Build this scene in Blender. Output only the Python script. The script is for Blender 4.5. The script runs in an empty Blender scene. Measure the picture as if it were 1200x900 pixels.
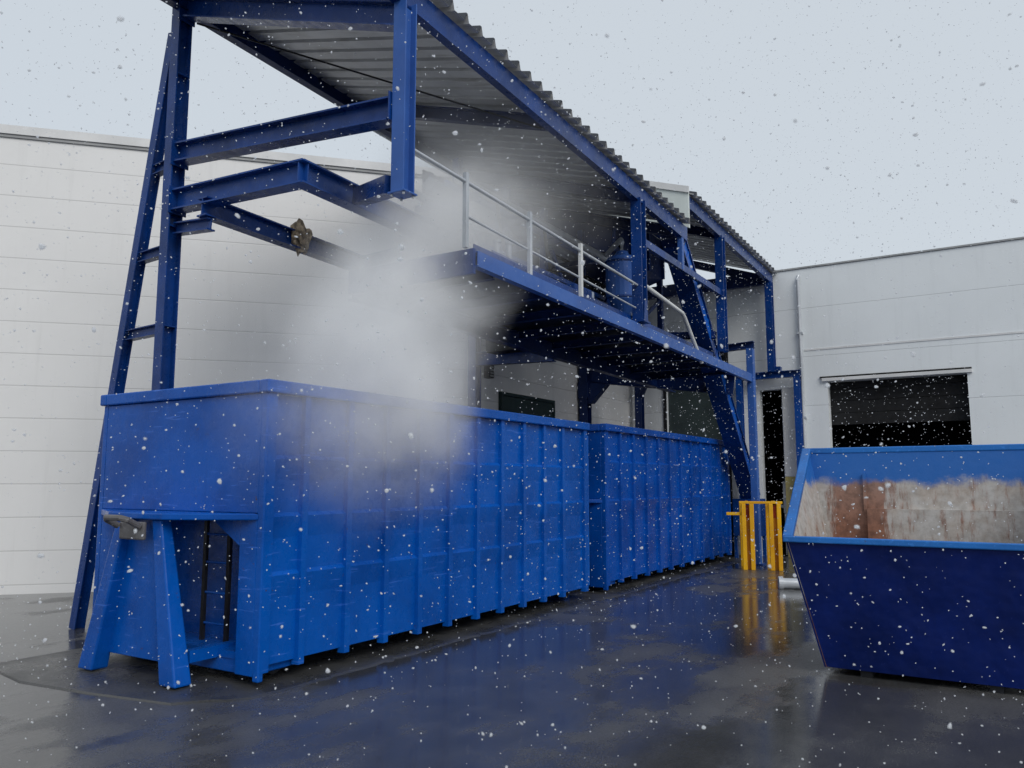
import bpy, bmesh, math, random
from mathutils import Vector, Matrix
R = math.radians
random.seed(7)
S = bpy.context.scene
COL = S.collection

# ------------------------------------------------------------------ mesh helpers
def BM():
    return bmesh.new()

def box(bm, x0, x1, y0, y1, z0, z1):
    v = [bm.verts.new(p) for p in ((x0,y0,z0),(x1,y0,z0),(x1,y1,z0),(x0,y1,z0),(x0,y0,z1),(x1,y0,z1),(x1,y1,z1),(x0,y1,z1))]
    for f in ((0,3,2,1),(4,5,6,7),(0,1,5,4),(1,2,6,5),(2,3,7,6),(3,0,4,7)):
        bm.faces.new([v[i] for i in f])

def hexa(bm, pts):
    """eight corners: bottom ring of four, top ring of four"""
    v = [bm.verts.new(p) for p in pts]
    for f in ((0,3,2,1),(4,5,6,7),(0,1,5,4),(1,2,6,5),(2,3,7,6),(3,0,4,7)):
        bm.faces.new([v[i] for i in f])

def axes(p0, p1, up):
    d = (p1 - p0).normalized()
    u = Vector(up)
    if abs(d.dot(u)) > 0.98:
        u = Vector((0, 1, 0))
    s = d.cross(u).normalized()
    return d, s, s.cross(d).normalized()

def section(bm, p0, p1, prof, up=(0,0,1)):
    """extrude a closed 2D profile (side, up) from p0 to p1"""
    p0, p1 = Vector(p0), Vector(p1)
    d, s, u = axes(p0, p1, up)
    a = [bm.verts.new(p0 + s*x + u*y) for x, y in prof]
    b = [bm.verts.new(p1 + s*x + u*y) for x, y in prof]
    n = len(prof)
    for i in range(n):
        j = (i+1) % n
        bm.faces.new((a[i], a[j], b[j], b[i]))
    bm.faces.new(a[::-1]); bm.faces.new(b)

def beam(bm, p0, p1, w, h, up=(0,0,1)):
    section(bm, p0, p1, [(-w/2,-h/2),(w/2,-h/2),(w/2,h/2),(-w/2,h/2)], up)

def ibeam(bm, p0, p1, w, h, tf=.018, tw=.014, up=(0,0,1)):
    a, b, t = w/2, h/2, tw/2
    section(bm, p0, p1, [(-a,-b),(a,-b),(a,-b+tf),(t,-b+tf),(t,b-tf),(a,b-tf),(a,b),(-a,b),(-a,b-tf),(-t,b-tf),(-t,-b+tf),(-a,-b+tf)], up)

def channel(bm, p0, p1, w, h, t=.015, up=(0,0,1), side=1):
    """C profile; the open side faces side*s"""
    a, b = w/2*side, h/2
    t2 = t*side
    pr = [(-a,-b),(a,-b),(a,-b+t),(-a+t2,-b+t),(-a+t2,b-t),(a,b-t),(a,b),(-a,b)]
    section(bm, p0, p1, pr, up)

def tube(bm, p0, p1, r, n=12):
    section(bm, p0, p1, [(r*math.cos(2*math.pi*i/n), r*math.sin(2*math.pi*i/n)) for i in range(n)])

def path_tube(bm, pts, r, n=10):
    pts = [Vector(p) for p in pts]
    rings = []
    for i, p in enumerate(pts):
        d = ((pts[min(i+1, len(pts)-1)] - p).normalized() + (p - pts[max(i-1, 0)]).normalized())
        d = d.normalized()
        u = Vector((0,0,1)) if abs(d.z) < .95 else Vector((0,1,0))
        s = d.cross(u).normalized(); u = s.cross(d)
        rings.append([bm.verts.new(p + s*r*math.cos(2*math.pi*k/n) + u*r*math.sin(2*math.pi*k/n)) for k in range(n)])
    for a, b in zip(rings, rings[1:]):
        for k in range(n):
            j = (k+1) % n
            bm.faces.new((a[k], a[j], b[j], b[k]))
    bm.faces.new(rings[0][::-1]); bm.faces.new(rings[-1])

def ring(bm, c, axis, r0, r1, w, n=24):
    """annular cylinder (wheel, ring)"""
    c = Vector(c); ax = Vector(axis).normalized()
    u = Vector((0,0,1)) if abs(ax.z) < .9 else Vector((1,0,0))
    s = ax.cross(u).normalized(); u = s.cross(ax)
    L = []
    for (rr, off) in ((r0,-w/2),(r1,-w/2),(r1,w/2),(r0,w/2)):
        L.append([bm.verts.new(c + ax*off + (s*math.cos(2*math.pi*k/n)+u*math.sin(2*math.pi*k/n))*rr) for k in range(n)])
    for a in range(4):
        A, B_ = L[a], L[(a+1) % 4]
        for k in range(n):
            j = (k+1) % n
            bm.faces.new((A[k], A[j], B_[j], B_[k]))

# ------------------------------------------------------------------ object helpers
def tag(o, label, cat, group=None, kind=None):
    o['label'] = label; o['category'] = cat
    if group: o['group'] = group
    if kind: o['kind'] = kind
    return o

def thing(name, loc, label, cat, group=None):
    o = bpy.data.objects.new(name, None); COL.objects.link(o)
    o.location = loc; o.empty_display_size = .3
    return tag(o, label, cat, group)

def wloc(o):
    v = Vector(o.location)
    while o.parent:
        o = o.parent; v += Vector(o.location)
    return v

def obj(name, bm, mat, parent=None, bevel=0, smooth=False, label=None, origin=None, mat2=None):
    bmesh.ops.recalc_face_normals(bm, faces=bm.faces)
    off = wloc(parent) if parent else Vector(origin or (0,0,0))
    for v in bm.verts: v.co -= off
    me = bpy.data.meshes.new(name); bm.to_mesh(me); bm.free()
    me.materials.append(mat)
    if smooth:
        for p in me.polygons: p.use_smooth = True
    o = bpy.data.objects.new(name, me); COL.objects.link(o)
    if parent: o.parent = parent
    elif origin: o.location = origin
    if mat2: me.materials.append(mat2)
    if bevel:
        b = o.modifiers.new('bevel', 'BEVEL'); b.width = bevel; b.segments = 2; b.limit_method = 'ANGLE'; b.angle_limit = R(40)
    if label: o['label'] = label
    return o

def copy_tree(o, parent=None):
    c = o.copy(); COL.objects.link(c)
    if parent: c.parent = parent
    for ch in list(o.children): copy_tree(ch, c)
    return c

# ------------------------------------------------------------------ material helpers
class NT:
    def __init__(s, name):
        s.m = bpy.data.materials.new(name); s.m.use_nodes = True
        s.t = s.m.node_tree; s.n = s.t.nodes; s.l = s.t.links
        s.b = s.n['Principled BSDF']; s.out = s.n['Material Output']
        s.pos = s.n.new('ShaderNodeNewGeometry').outputs['Position']
    def noise(s, scale, detail=4, rough=.55, vec=None, stretch=None):
        v = vec or s.pos
        if stretch:
            mp = s.n.new('ShaderNodeMapping'); mp.inputs['Scale'].default_value = stretch; s.l.new(v, mp.inputs['Vector']); v = mp.outputs[0]
        n = s.n.new('ShaderNodeTexNoise'); n.inputs['Scale'].default_value = scale; n.inputs['Detail'].default_value = detail; n.inputs['Roughness'].default_value = rough
        s.l.new(v, n.inputs['Vector']); return n.outputs['Fac']
    def ramp(s, fac, a, b, c0=0., c1=1.):
        n = s.n.new('ShaderNodeMapRange'); n.interpolation_type = 'SMOOTHSTEP'
        for k, v in (('From Min', a), ('From Max', b), ('To Min', c0), ('To Max', c1)): n.inputs[k].default_value = v
        s.l.new(fac, n.inputs['Value']); return n.outputs['Result']
    def mix(s, fac, a, b):
        n = s.n.new('ShaderNodeMix'); n.data_type = 'RGBA'
        s.put(n.inputs['Factor'], fac)
        s.put(n.inputs[6], a); s.put(n.inputs[7], b)
        return n.outputs[2]
    def put(s, sock, v):
        if hasattr(v, 'links') or isinstance(v, bpy.types.NodeSocket): s.l.new(v, sock)
        elif isinstance(v, tuple) and len(v) == 3 and sock.type == 'RGBA': sock.default_value = (*v, 1)
        else: sock.default_value = v
    def math(s, op, a, b=None, c=None):
        n = s.n.new('ShaderNodeMath'); n.operation = op
        for i, v in enumerate((a, b, c)):
            if v is not None: s.put(n.inputs[i], v)
        return n.outputs[0]
    def sep(s, v=None):
        n = s.n.new('ShaderNodeSeparateXYZ'); s.l.new(v or s.pos, n.inputs[0]); return n.outputs
    def set(s, **k):
        names = dict(color='Base Color', rough='Roughness', metal='Metallic', spec='Specular IOR Level', coat='Coat Weight', coatr='Coat Roughness')
        for a, v in k.items(): s.put(s.b.inputs[names[a]], v)
    def bump(s, h, strength, dist=.01):
        n = s.n.new('ShaderNodeBump'); n.inputs['Strength'].default_value = strength; n.inputs['Distance'].default_value = dist
        s.l.new(h, n.inputs['Height']); s.l.new(n.outputs[0], s.b.inputs['Normal'])

def painted(name, col, dark, rough=.38, wear=.62, streak=True, coat=.0, spec=.3, scuffs=False):
    s = NT(name)
    n1 = s.noise(1.3, 6, .6); n2 = s.noise(9, 5, .65)
    c = s.mix(s.ramp(n1, .35, .7), col, dark)
    if streak:
        st = s.noise(2.2, 5, .7, stretch=(5, 5, .35))
        c = s.mix(s.ramp(st, .52, .78, 0, .45), c, dark)
    sc = s.noise(26, 4, .7)
    c = s.mix(s.ramp(sc, wear, wear+.10, 0, .35), c, tuple(min(1, x*1.5+.03) for x in col))
    if scuffs:
        # long thin scrapes and a few rust-bleeding chips
        s1 = s.noise(5, 3, .5, stretch=(.6, .6, 9)); s2 = s.noise(1.1, 4, .6)
        c = s.mix(s.math('MULTIPLY', s.ramp(s1, .64, .67), s.ramp(s2, .44, .58, 0, .6)), c, tuple(min(1, x*1.3+.05) for x in col))
        s3 = s.noise(17, 5, .75); s4 = s.noise(1.7, 4, .6)
        c = s.mix(s.math('MULTIPLY', s.ramp(s3, .635, .69), s.ramp(s4, .46, .58, 0, .9)), c, (.07, .03, .016))
    s.set(color=c, rough=s.ramp(n2, .3, .75, rough-.1, rough+.14), coat=coat, coatr=.12, spec=spec)
    s.bump(s.math('ADD', n1, s.math('MULTIPLY', n2, .12)), .3 if scuffs else .12, .045)
    return s.m

M = {}
M['container_blue'] = painted('container_blue_paint', (.001,.088,.43), (.001,.060,.31), .30, spec=.24, scuffs=True)
M['container_blue_b'] = painted('second_container_blue_paint', (.001,.070,.38), (.001,.047,.27), .32, spec=.24, scuffs=True)
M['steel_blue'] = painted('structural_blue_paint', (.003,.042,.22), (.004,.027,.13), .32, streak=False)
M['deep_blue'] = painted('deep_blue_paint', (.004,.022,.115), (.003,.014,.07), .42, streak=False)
M['bright_blue'] = painted('bright_blue_paint', (.003,.095,.46), (.005,.065,.34), .36)
M['navy'] = painted('skip_navy_paint', (.002,.015,.14), (.001,.010,.09), .42)
M['skip_rim'] = painted('skip_rim_paint', (.018,.16,.52), (.018,.11,.36), .38, wear=.56, scuffs=True)
M['yellow'] = painted('yellow_paint', (.80,.44,.012), (.62,.30,.01), .42, wear=.6)
M['red'] = painted('red_paint', (.35,.05,.02), (.2,.03,.02), .5)
M['galv'] = painted('galvanised_steel', (.55,.58,.62), (.38,.41,.45), .4, streak=False)
M['galv'].node_tree.nodes['Principled BSDF'].inputs['Metallic'].default_value = .25
M['white_pipe'] = painted('white_painted_metal', (.72,.74,.75), (.55,.57,.58), .4, streak=False)
M['dark_steel'] = painted('dark_greasy_steel', (.02,.022,.028), (.010,.010,.013), .5, streak=False)
M['grey_panel'] = painted('grey_blue_panel', (.34,.40,.50), (.26,.31,.40), .5)
M['rubber'] = painted('black_rubber', (.012,.012,.013), (.02,.02,.02), .7, streak=False)

def wall_panel(name, col, dark, pitch, offset, vert=None):
    s = NT(name)
    x, y, z = s.sep()
    # horizontal tongue-and-groove joints of the sandwich panels
    f = s.math('FRACT', s.math('DIVIDE', s.math('ADD', z, offset), pitch))
    dj = s.math('MULTIPLY', s.math('ABSOLUTE', s.math('SUBTRACT', f, .5)), pitch)       # 0 on the joint
    joint = s.ramp(dj, .004, .014, 1, 0)
    n1 = s.noise(.7, 5, .6); st = s.noise(1.4, 6, .7, stretch=(3, 3, .22)); n3 = s.noise(14, 4, .6)
    c = s.mix(s.ramp(n1, .35, .7, 0, .5), col, dark)
    c = s.mix(s.ramp(st, .5, .8, 0, .35), c, tuple(v*.8 for v in dark))
    c = s.mix(s.math('MULTIPLY', joint, .4), c, tuple(v*.5 for v in dark))
    s.set(color=c, rough=s.ramp(n3, .3, .7, .38, .55))
    h = s.math('SUBTRACT', s.math('MULTIPLY', n1, .25), joint)
    s.bump(h, .25, .008)
    return s.m
M['wall_warm'] = wall_panel('warehouse_wall_panel', (.745,.75,.755), (.69,.695,.70), .52, .12)
M['wall_cool'] = wall_panel('dock_wall_panel', (.76,.80,.83), (.69,.73,.76), 1.16, .56)
M['coping'] = painted('grey_flashing', (.34,.35,.36), (.26,.27,.28), .45)
M['white_flash'] = painted('white_flashing', (.70,.71,.72), (.6,.61,.62), .45)
M['gable'] = painted('pale_green_gable_panel', (.66,.72,.71), (.58,.64,.63), .5)
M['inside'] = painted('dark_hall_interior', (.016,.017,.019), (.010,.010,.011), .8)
M['door_green'] = painted('dark_green_door', (.022,.045,.046), (.015,.03,.032), .4)
M['roller'] = painted('dark_green_grey_roller_door', (.045,.065,.068), (.032,.046,.05), .5)

def corrugated():
    s = NT('galvanised_roof_sheet')
    n1 = s.noise(.9, 6, .6); st = s.noise(2.5, 6, .7, stretch=(4, .4, 1))
    c = s.mix(s.ramp(n1, .3, .7), (.66,.67,.67), (.52,.525,.52))
    c = s.mix(s.ramp(st, .5, .8, 0, .6), c, (.16,.14,.11))
    s.set(color=c, rough=.5, metal=.15)
    s.bump(n1, .1, .02)
    return s.m
M['roof'] = corrugated()
M['roof_top'] = painted('dark_roof_top_shaded_ends', (.055,.062,.078), (.04,.045,.055), .55, streak=False)  # dark top coat; on the rib ends it stands for their shadow

def skip_inside():
    s = NT('worn_skip_lining')
    x, y, z = s.sep()
    n1 = s.noise(3.2, 8, .65); n2 = s.noise(2.1, 8, .7, stretch=(2.2, 2.2, .45)); n3 = s.noise(11, 6, .7)
    hz = s.math('ADD', z, s.math('MULTIPLY', s.math('SUBTRACT', n1, .5), .34))
    blue = s.ramp(hz, 1.70, 1.80)                                     # the paint that is left under the rim
    bare = s.mix(s.ramp(n3, .35, .7), (.47,.455,.44), (.33,.31,.29))
    rust = s.mix(s.ramp(n3, .35, .7), (.25,.090,.040), (.12,.038,.018))
    n4 = s.noise(5.5, 6, .75, stretch=(1, 2.6, .5))
    band = s.math('MULTIPLY', s.ramp(y, .95, 1.36), s.ramp(y, 1.48, 1.78, 1, 0))
    rf = s.ramp(s.math('ADD', s.math('ADD', s.math('MULTIPLY', n4, .7), s.math('MULTIPLY', n2, .3)), s.math('MULTIPLY', band, .30)), .50, .66, 0, .92)
    tan = s.ramp(n1, .40, .66, 0, .28)
    bare = s.mix(tan, bare, (.36,.23,.13))
    rf = s.math('MULTIPLY', rf, s.ramp(z, 1.2, 1.8, 1, .8))
    c = s.mix(rf, bare, rust)
    c = s.mix(blue, c, (.010,.115,.42))
    s.set(color=c, rough=s.ramp(n3, .3, .7, .45, .75))
    s.bump(n3, .3, .01)
    return s.m
M['skip_in'] = skip_inside()

def asphalt():
    s = NT('wet_asphalt')
    big = s.noise(.30, 6, .6); mid = s.noise(1.3, 7, .62); fine = s.noise(85, 3, .65); grit = s.noise(30, 4, .7)
    run = s.noise(.7, 7, .62, stretch=(.45, 1.5, 1)); patch = s.noise(.16, 3, .5)
    lv = s.math('ADD', s.math('ADD', s.math('MULTIPLY', big, .45), s.math('MULTIPLY', run, .35)), s.math('MULTIPLY', mid, .20))
    wet = s.ramp(lv, .41, .52)                       # 1 = standing film of water with a readable edge
    damp = s.ramp(lv, .40, .56)
    c = s.mix(s.ramp(mid, .35, .68), (.072,.074,.076), (.040,.041,.044))
    c = s.mix(s.ramp(fine, .42, .70, 0, .75), c, (.17,.165,.16))
    c = s.mix(s.ramp(grit, .60, .70, 0, .6), c, (.022,.022,.023))
    c = s.mix(s.math('MULTIPLY', damp, .75), c, (.038,.040,.043))
    rough = s.math('ADD', s.ramp(wet, 0, 1, .33, .09), s.ramp(grit, .35, .7, 0, .10))
    s.set(color=c, rough=rough, spec=.7)
    dry = s.ramp(wet, 0, 1, 1, .05)
    h = s.math('ADD', s.math('MULTIPLY', s.math('ADD', fine, s.math('MULTIPLY', grit, .6)), s.math('MULTIPLY', dry, .5)), s.math('MULTIPLY', mid, .35))
    s.bump(h, .6, .010)
    return s.m
M['asphalt'] = asphalt()

def concrete():
    s = NT('wet_concrete')
    n1 = s.noise(1.1, 7, .65); n2 = s.noise(40, 5, .6)
    c = s.mix(s.ramp(n1, .35, .7), (.052,.053,.054), (.032,.033,.034))
    c = s.mix(s.ramp(n2, .5, .75, 0, .5), c, (.085,.083,.08))
    s.set(color=c, rough=s.ramp(n1, .35, .65, .45, .16), spec=.6)
    s.bump(n2, .5, .012)
    return s.m
M['concrete'] = concrete()

def snow_mat():
    s = NT('snowflake')
    s.set(color=(.92,.94,.97), rough=.8)
    s.b.inputs['Subsurface Weight'].default_value = 0
    tr = s.n.new('ShaderNodeBsdfTranslucent'); tr.inputs[0].default_value = (.92,.94,.97,1)
    mx = s.n.new('ShaderNodeMixShader'); mx.inputs[0].default_value = .7
    s.l.new(s.b.outputs[0], mx.inputs[1]); s.l.new(tr.outputs[0], mx.inputs[2]); lw = s.n.new('ShaderNodeLayerWeight'); lw.inputs['Blend'].default_value = .35
    tp = s.n.new('ShaderNodeBsdfTransparent'); m2 = s.n.new('ShaderNodeMixShader')          # fluffy, thinning towards the edge
    s.l.new(s.ramp(lw.outputs['Facing'], .15, .9, .12, .95), m2.inputs[0]); s.l.new(mx.outputs[0], m2.inputs[1]); s.l.new(tp.outputs[0], m2.inputs[2])
    s.l.new(m2.outputs[0], s.out.inputs[0])
    return s.m
M['snow'] = snow_mat()

def rag_mat():
    s = NT('dirty_cloth')
    n = s.noise(18, 5, .6)
    s.set(color=s.mix(s.ramp(n, .3, .7), (.42,.34,.24), (.09,.07,.05)), rough=.9)
    return s.m
M['rag'] = rag_mat()

# ------------------------------------------------------------------ setting: ground, slab
def ground():
    bm = BM()
    n = 44
    g = [[None]*(n+1) for _ in range(n+1)]
    def sp(t):                                     # finer near the yard
        return 400*math.copysign(abs(t)**3, t)
    for i in range(n+1):
        for j in range(n+1):
            g[i][j] = bm.verts.new((12 + sp(i/n*2-1), 4 + sp(j/n*2-1), 0))
    for i in range(n):
        for j in range(n):
            bm.faces.new((g[i][j], g[i+1][j], g[i+1][j+1], g[i][j+1]))
    o = obj('ground', bm, M['asphalt']); o['kind'] = 'structure'
ground()

def slab():
    rnd = random.Random(3)
    pts = []
    x = 4.1
    while x < 18.7:
        y = 5.52 - .30 + (.0 if x > 4.6 else (4.6-x)*.9) + rnd.uniform(-.035, .035)
        if 10.0 < x < 11.2: y += .05
        if x > 14: y -= .06*(x-14)/4
        pts.append((x, y)); x += rnd.uniform(.06, .16)
    pts += [(18.75, 5.1), (18.8, 8.3), (4.0, 8.3), (3.85, 7.4), (3.95, 6.5)]
    bm = BM()
    lo = [bm.verts.new((x, y, -.02)) for x, y in pts]
    hi = [bm.verts.new((x+.03, y+.09, .012)) for x, y in pts]
    n = len(pts)
    for i in range(n):
        j = (i+1) % n
        bm.faces.new((lo[i], lo[j], hi[j], hi[i]))
    bm.faces.new(hi)
    o = obj('concrete_pad', bm, M['concrete']); o['kind'] = 'structure'
slab()

# ------------------------------------------------------------------ buildings
def warehouse():
    c = Vector((12.0, 8.4)); a = R(137); d = Vector((math.cos(a), math.sin(a)))
    e = c + d*30
    root = thing('warehouse', (12, 8.4, 0), 'cream panel warehouse behind the blue containers with an angled corner', 'building')
    bm = BM()
    fp = [(19.5, 8.4), (19.5, 40), (e.x+6, 40), (e.x, e.y), (c.x, c.y)]
    lo = [bm.verts.new((x, y, -.05)) for x, y in fp]; hi = [bm.verts.new((x, y, 7.40)) for x, y in fp]
    for i in range(5):
        j = (i+1) % 5
        bm.faces.new((lo[i], lo[j], hi[j], hi[i]))
    bm.faces.new(hi)
    obj('wall', bm, M['wall_warm'], root)
    # roof edge flashing: dark strip paints the shadow line below a white cap
    n = Vector((-d.y, d.x))
    if n.x > 0: n = -n
    for nm, z0, z1, out, mt in (('shadow_strip', 7.36, 7.41, .028, 'coping'), ('roof_flashing', 7.412, 7.56, .05, 'white_flash')):
        bm = BM()
        o3 = n*out
        p = [c+o3, e+o3, e-n*.2, c-n*.2]
        hexa(bm, [(q.x, q.y, z0) for q in p] + [(q.x, q.y, z1) for q in p])
        box(bm, 12.02, 19.45, 8.4-out, 8.6, z0, z1)
        obj(nm, bm, M[mt], root)
    # corner trim
    bm = BM(); box(bm, 11.95, 12.10, 8.36, 8.44, 0, 7.35); obj('corner_trim', bm, M['white_flash'], root)
    # green door, only its top rises over the container
    bm = BM(); box(bm, 13.02, 15.0, 8.34, 8.42, 0, 3.40); dr = obj('door', bm, M['door_green'], root, .006, label='dark green door in the cream wall')
    bm = BM(); box(bm, 12.95, 13.015, 8.32, 8.42, 0, 3.47); box(bm, 15.005, 15.07, 8.32, 8.42, 0, 3.47); box(bm, 13.018, 15.002, 8.32, 8.42, 3.405, 3.47)
    obj('door_frame', bm, M['door_green'], dr, .004)
    bm = BM(); box(bm, 12.44, 12.60, 8.27, 8.41, 3.68, 3.98); v = obj('vent', bm, M['dark_steel'], root, .01)
    bm = BM()
    for k in range(5): beam(bm, (12.46, 8.262, 3.72+k*.055), (12.58, 8.262, 3.72+k*.055), .016, .03)
    obj('louvre', bm, M['coping'], v)
warehouse()

def dock_building():
    root = thing('dock_building', (19.5, -3, 0), 'white panel hall with dark dock openings closing the far end of the yard', 'building')
    X0, X1, H = 19.5, 19.75, 6.78
    holes = [(5.95, 7.50, 4.86), (4.62, 5.14, 3.93), (.75, 3.57, 4.04)]     # y0, y1, top
    bm = BM()
    ys = [8.4]
    cur = 8.398
    for y0, y1, t in holes:
        box(bm, X0, X1, y1, cur, -.05, H)
        box(bm, X0, X1, y0, y1, t, H)
        cur = y0
    box(bm, X0, X1, -3.0, cur, -.05, H)
    for yy0, yy1 in ((-6.0, -3.0),):
        box(bm, X0, X1, yy0, yy1, 4.04, H)
    box(bm, X0, X1, -22, -6.0, -.05, H)
    # sides, back, roof
    box(bm, X1, 42, -22, -21.75, -.05, H); box(bm, X1, 42, 8.6, 8.85, -.05, H); box(bm, 42, 42.25, -22, 8.85, -.05, H)
    bmesh.ops.remove_doubles(bm, verts=bm.verts, dist=1e-5)
    obj('wall', bm, M['wall_cool'], root)
    bm = BM(); box(bm, X1+.005, 41.99, -21.74, 8.59, 6.55, 6.75); obj('roof', bm, M['coping'], root)
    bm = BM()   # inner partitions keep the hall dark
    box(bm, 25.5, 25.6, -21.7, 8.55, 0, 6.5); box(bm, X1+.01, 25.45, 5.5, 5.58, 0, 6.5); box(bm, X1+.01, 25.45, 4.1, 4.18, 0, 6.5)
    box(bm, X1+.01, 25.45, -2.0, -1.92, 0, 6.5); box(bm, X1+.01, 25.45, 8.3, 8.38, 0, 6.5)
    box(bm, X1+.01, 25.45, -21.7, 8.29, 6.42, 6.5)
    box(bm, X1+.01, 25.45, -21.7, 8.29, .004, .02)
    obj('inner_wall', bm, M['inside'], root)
    bm = BM(); box(bm, X0-.03, X1+.1, -22.1, 8.39, 6.785, 6.83); obj('coping', bm, M['coping'], root, .008)
    # roller door
    bm = BM()
    for k in range(30):
        z = .02 + k*.161
        section(bm, (19.62, 5.96, z+.08), (19.62, 7.49, z+.08), [(-.012,-.08),(.012,-.08),(.022,-.03),(.022,.03),(.012,.08),(-.012,.08)])
    rd = obj('roller_door', bm, M['roller'], root, label='closed dark green grey roller door')
    bm = BM(); box(bm, X0-.03, X0-.003, 5.87, 5.95, 0, 4.95); box(bm, X0-.03, X0-.003, 7.50, 7.58, 0, 4.95); box(bm, X0-.03, X0-.003, 5.951, 7.499, 4.86, 4.95)
    obj('door_guide', bm, M['dark_steel'], rd)
    # dock gates: white lintel, jambs, half raised dark gates
    for (y0, y1) in ((.75, 3.57), (-6.0, -3.0)):
        bm = BM(); box(bm, X0-.06, X0-.003, y0-.1, y1+.12, 4.045, 4.12); g = obj('lintel', bm, M['white_flash'], root, .006)
        bm = BM(); box(bm, X0-.045, X0-.006, y0-.09, y1+.16, 4.125, 4.16); obj('lintel_seal', bm, M['rubber'], g)
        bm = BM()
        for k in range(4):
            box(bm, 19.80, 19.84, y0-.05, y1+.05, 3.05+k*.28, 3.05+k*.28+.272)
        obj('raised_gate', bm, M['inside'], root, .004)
    # jamb of the narrow doorway with yellow foot
    bm = BM(); box(bm, X0-.05, X0-.004, 4.30, 4.60, 1.86, 3.96); j = obj('door_jamb', bm, M['white_flash'], root, .006)
    bm = BM(); box(bm, X0-.055, X0-.004, 4.295, 4.602, 0, 1.855); obj('jamb_foot', bm, M['jamb_yellow'], j, .006)
    # downpipe and panel cover strips
    bm = BM(); path_tube(bm, [(19.43, 4.12, .1), (19.43, 4.12, 6.5), (19.50, 4.12, 6.62)], .04)
    for z in (1.2, 3.2, 5.2): box(bm, 19.39, 19.499, 4.06, 4.18, z, z+.05)
    obj('downpipe', bm, M['galv'], root)
    bm = BM()
    box(bm, X0-.012, X0-.002, -22, 4.05, 4.80, 4.84)
    obj('cover_strip', bm, M['white_flash'], root)
    bm = BM(); path_tube(bm, [(19.9, 4.72, .0), (19.9, 4.72, 1.05), (19.88, 4.76, 1.14), (19.85, 4.86, 1.18)], .035); path_tube(bm, [(19.9, 4.72, 1.0), (19.9, 4.72, 1.75)], .05)
    obj('drain_pipe', bm, M['white_pipe'], root, label='short white pipe inside the doorway')
M['jamb_yellow'] = painted('dirty_yellow_paint', (.48,.40,.14), (.36,.31,.16), .6)
dock_building()

# ------------------------------------------------------------------ roof sheet
def corrugated_sheet(x0, x1, y0, y1, zf, zb, pitch=.262, amp=.092, th=.010):
    """ribs run from eave to back; zf(x), zb(x) give the valley height at y0 and y1"""
    bm = BM()
    prof = []
    x = x0
    while x < x1:
        for fx, fz in ((0,0),(.50,0),(.60,1),(.70,1),(.80,0)):
            prof.append((x + fx*pitch, fz*amp))
        x += pitch
    ny = 2
    rows = []
    for layer in (0, 1):
        for k in range(ny+1):
            t = k/ny
            rows.append([bm.verts.new((px, y0+(y1-y0)*t, zf(px)*(1-t)+zb(px)*t + pz + layer*th)) for px, pz in prof])
    L = ny+1
    for layer in (0, 1):
        for k in range(ny):
            a, b = rows[layer*L+k], rows[layer*L+k+1]
            for i in range(len(prof)-1):
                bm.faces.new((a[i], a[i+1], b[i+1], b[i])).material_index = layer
    for k in (0, ny):
        a, b = rows[k], rows[L+k]
        for i in range(len(prof)-1): bm.faces.new((a[i], a[i+1], b[i+1], b[i])).material_index = 1  # end caps take the dark slot, shade put into the colour
    for i in (0, len(prof)-1):
        for k in range(ny): bm.faces.new((rows[k][i], rows[k+1][i], rows[L+k+1][i], rows[L+k][i]))
    return bm

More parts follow.
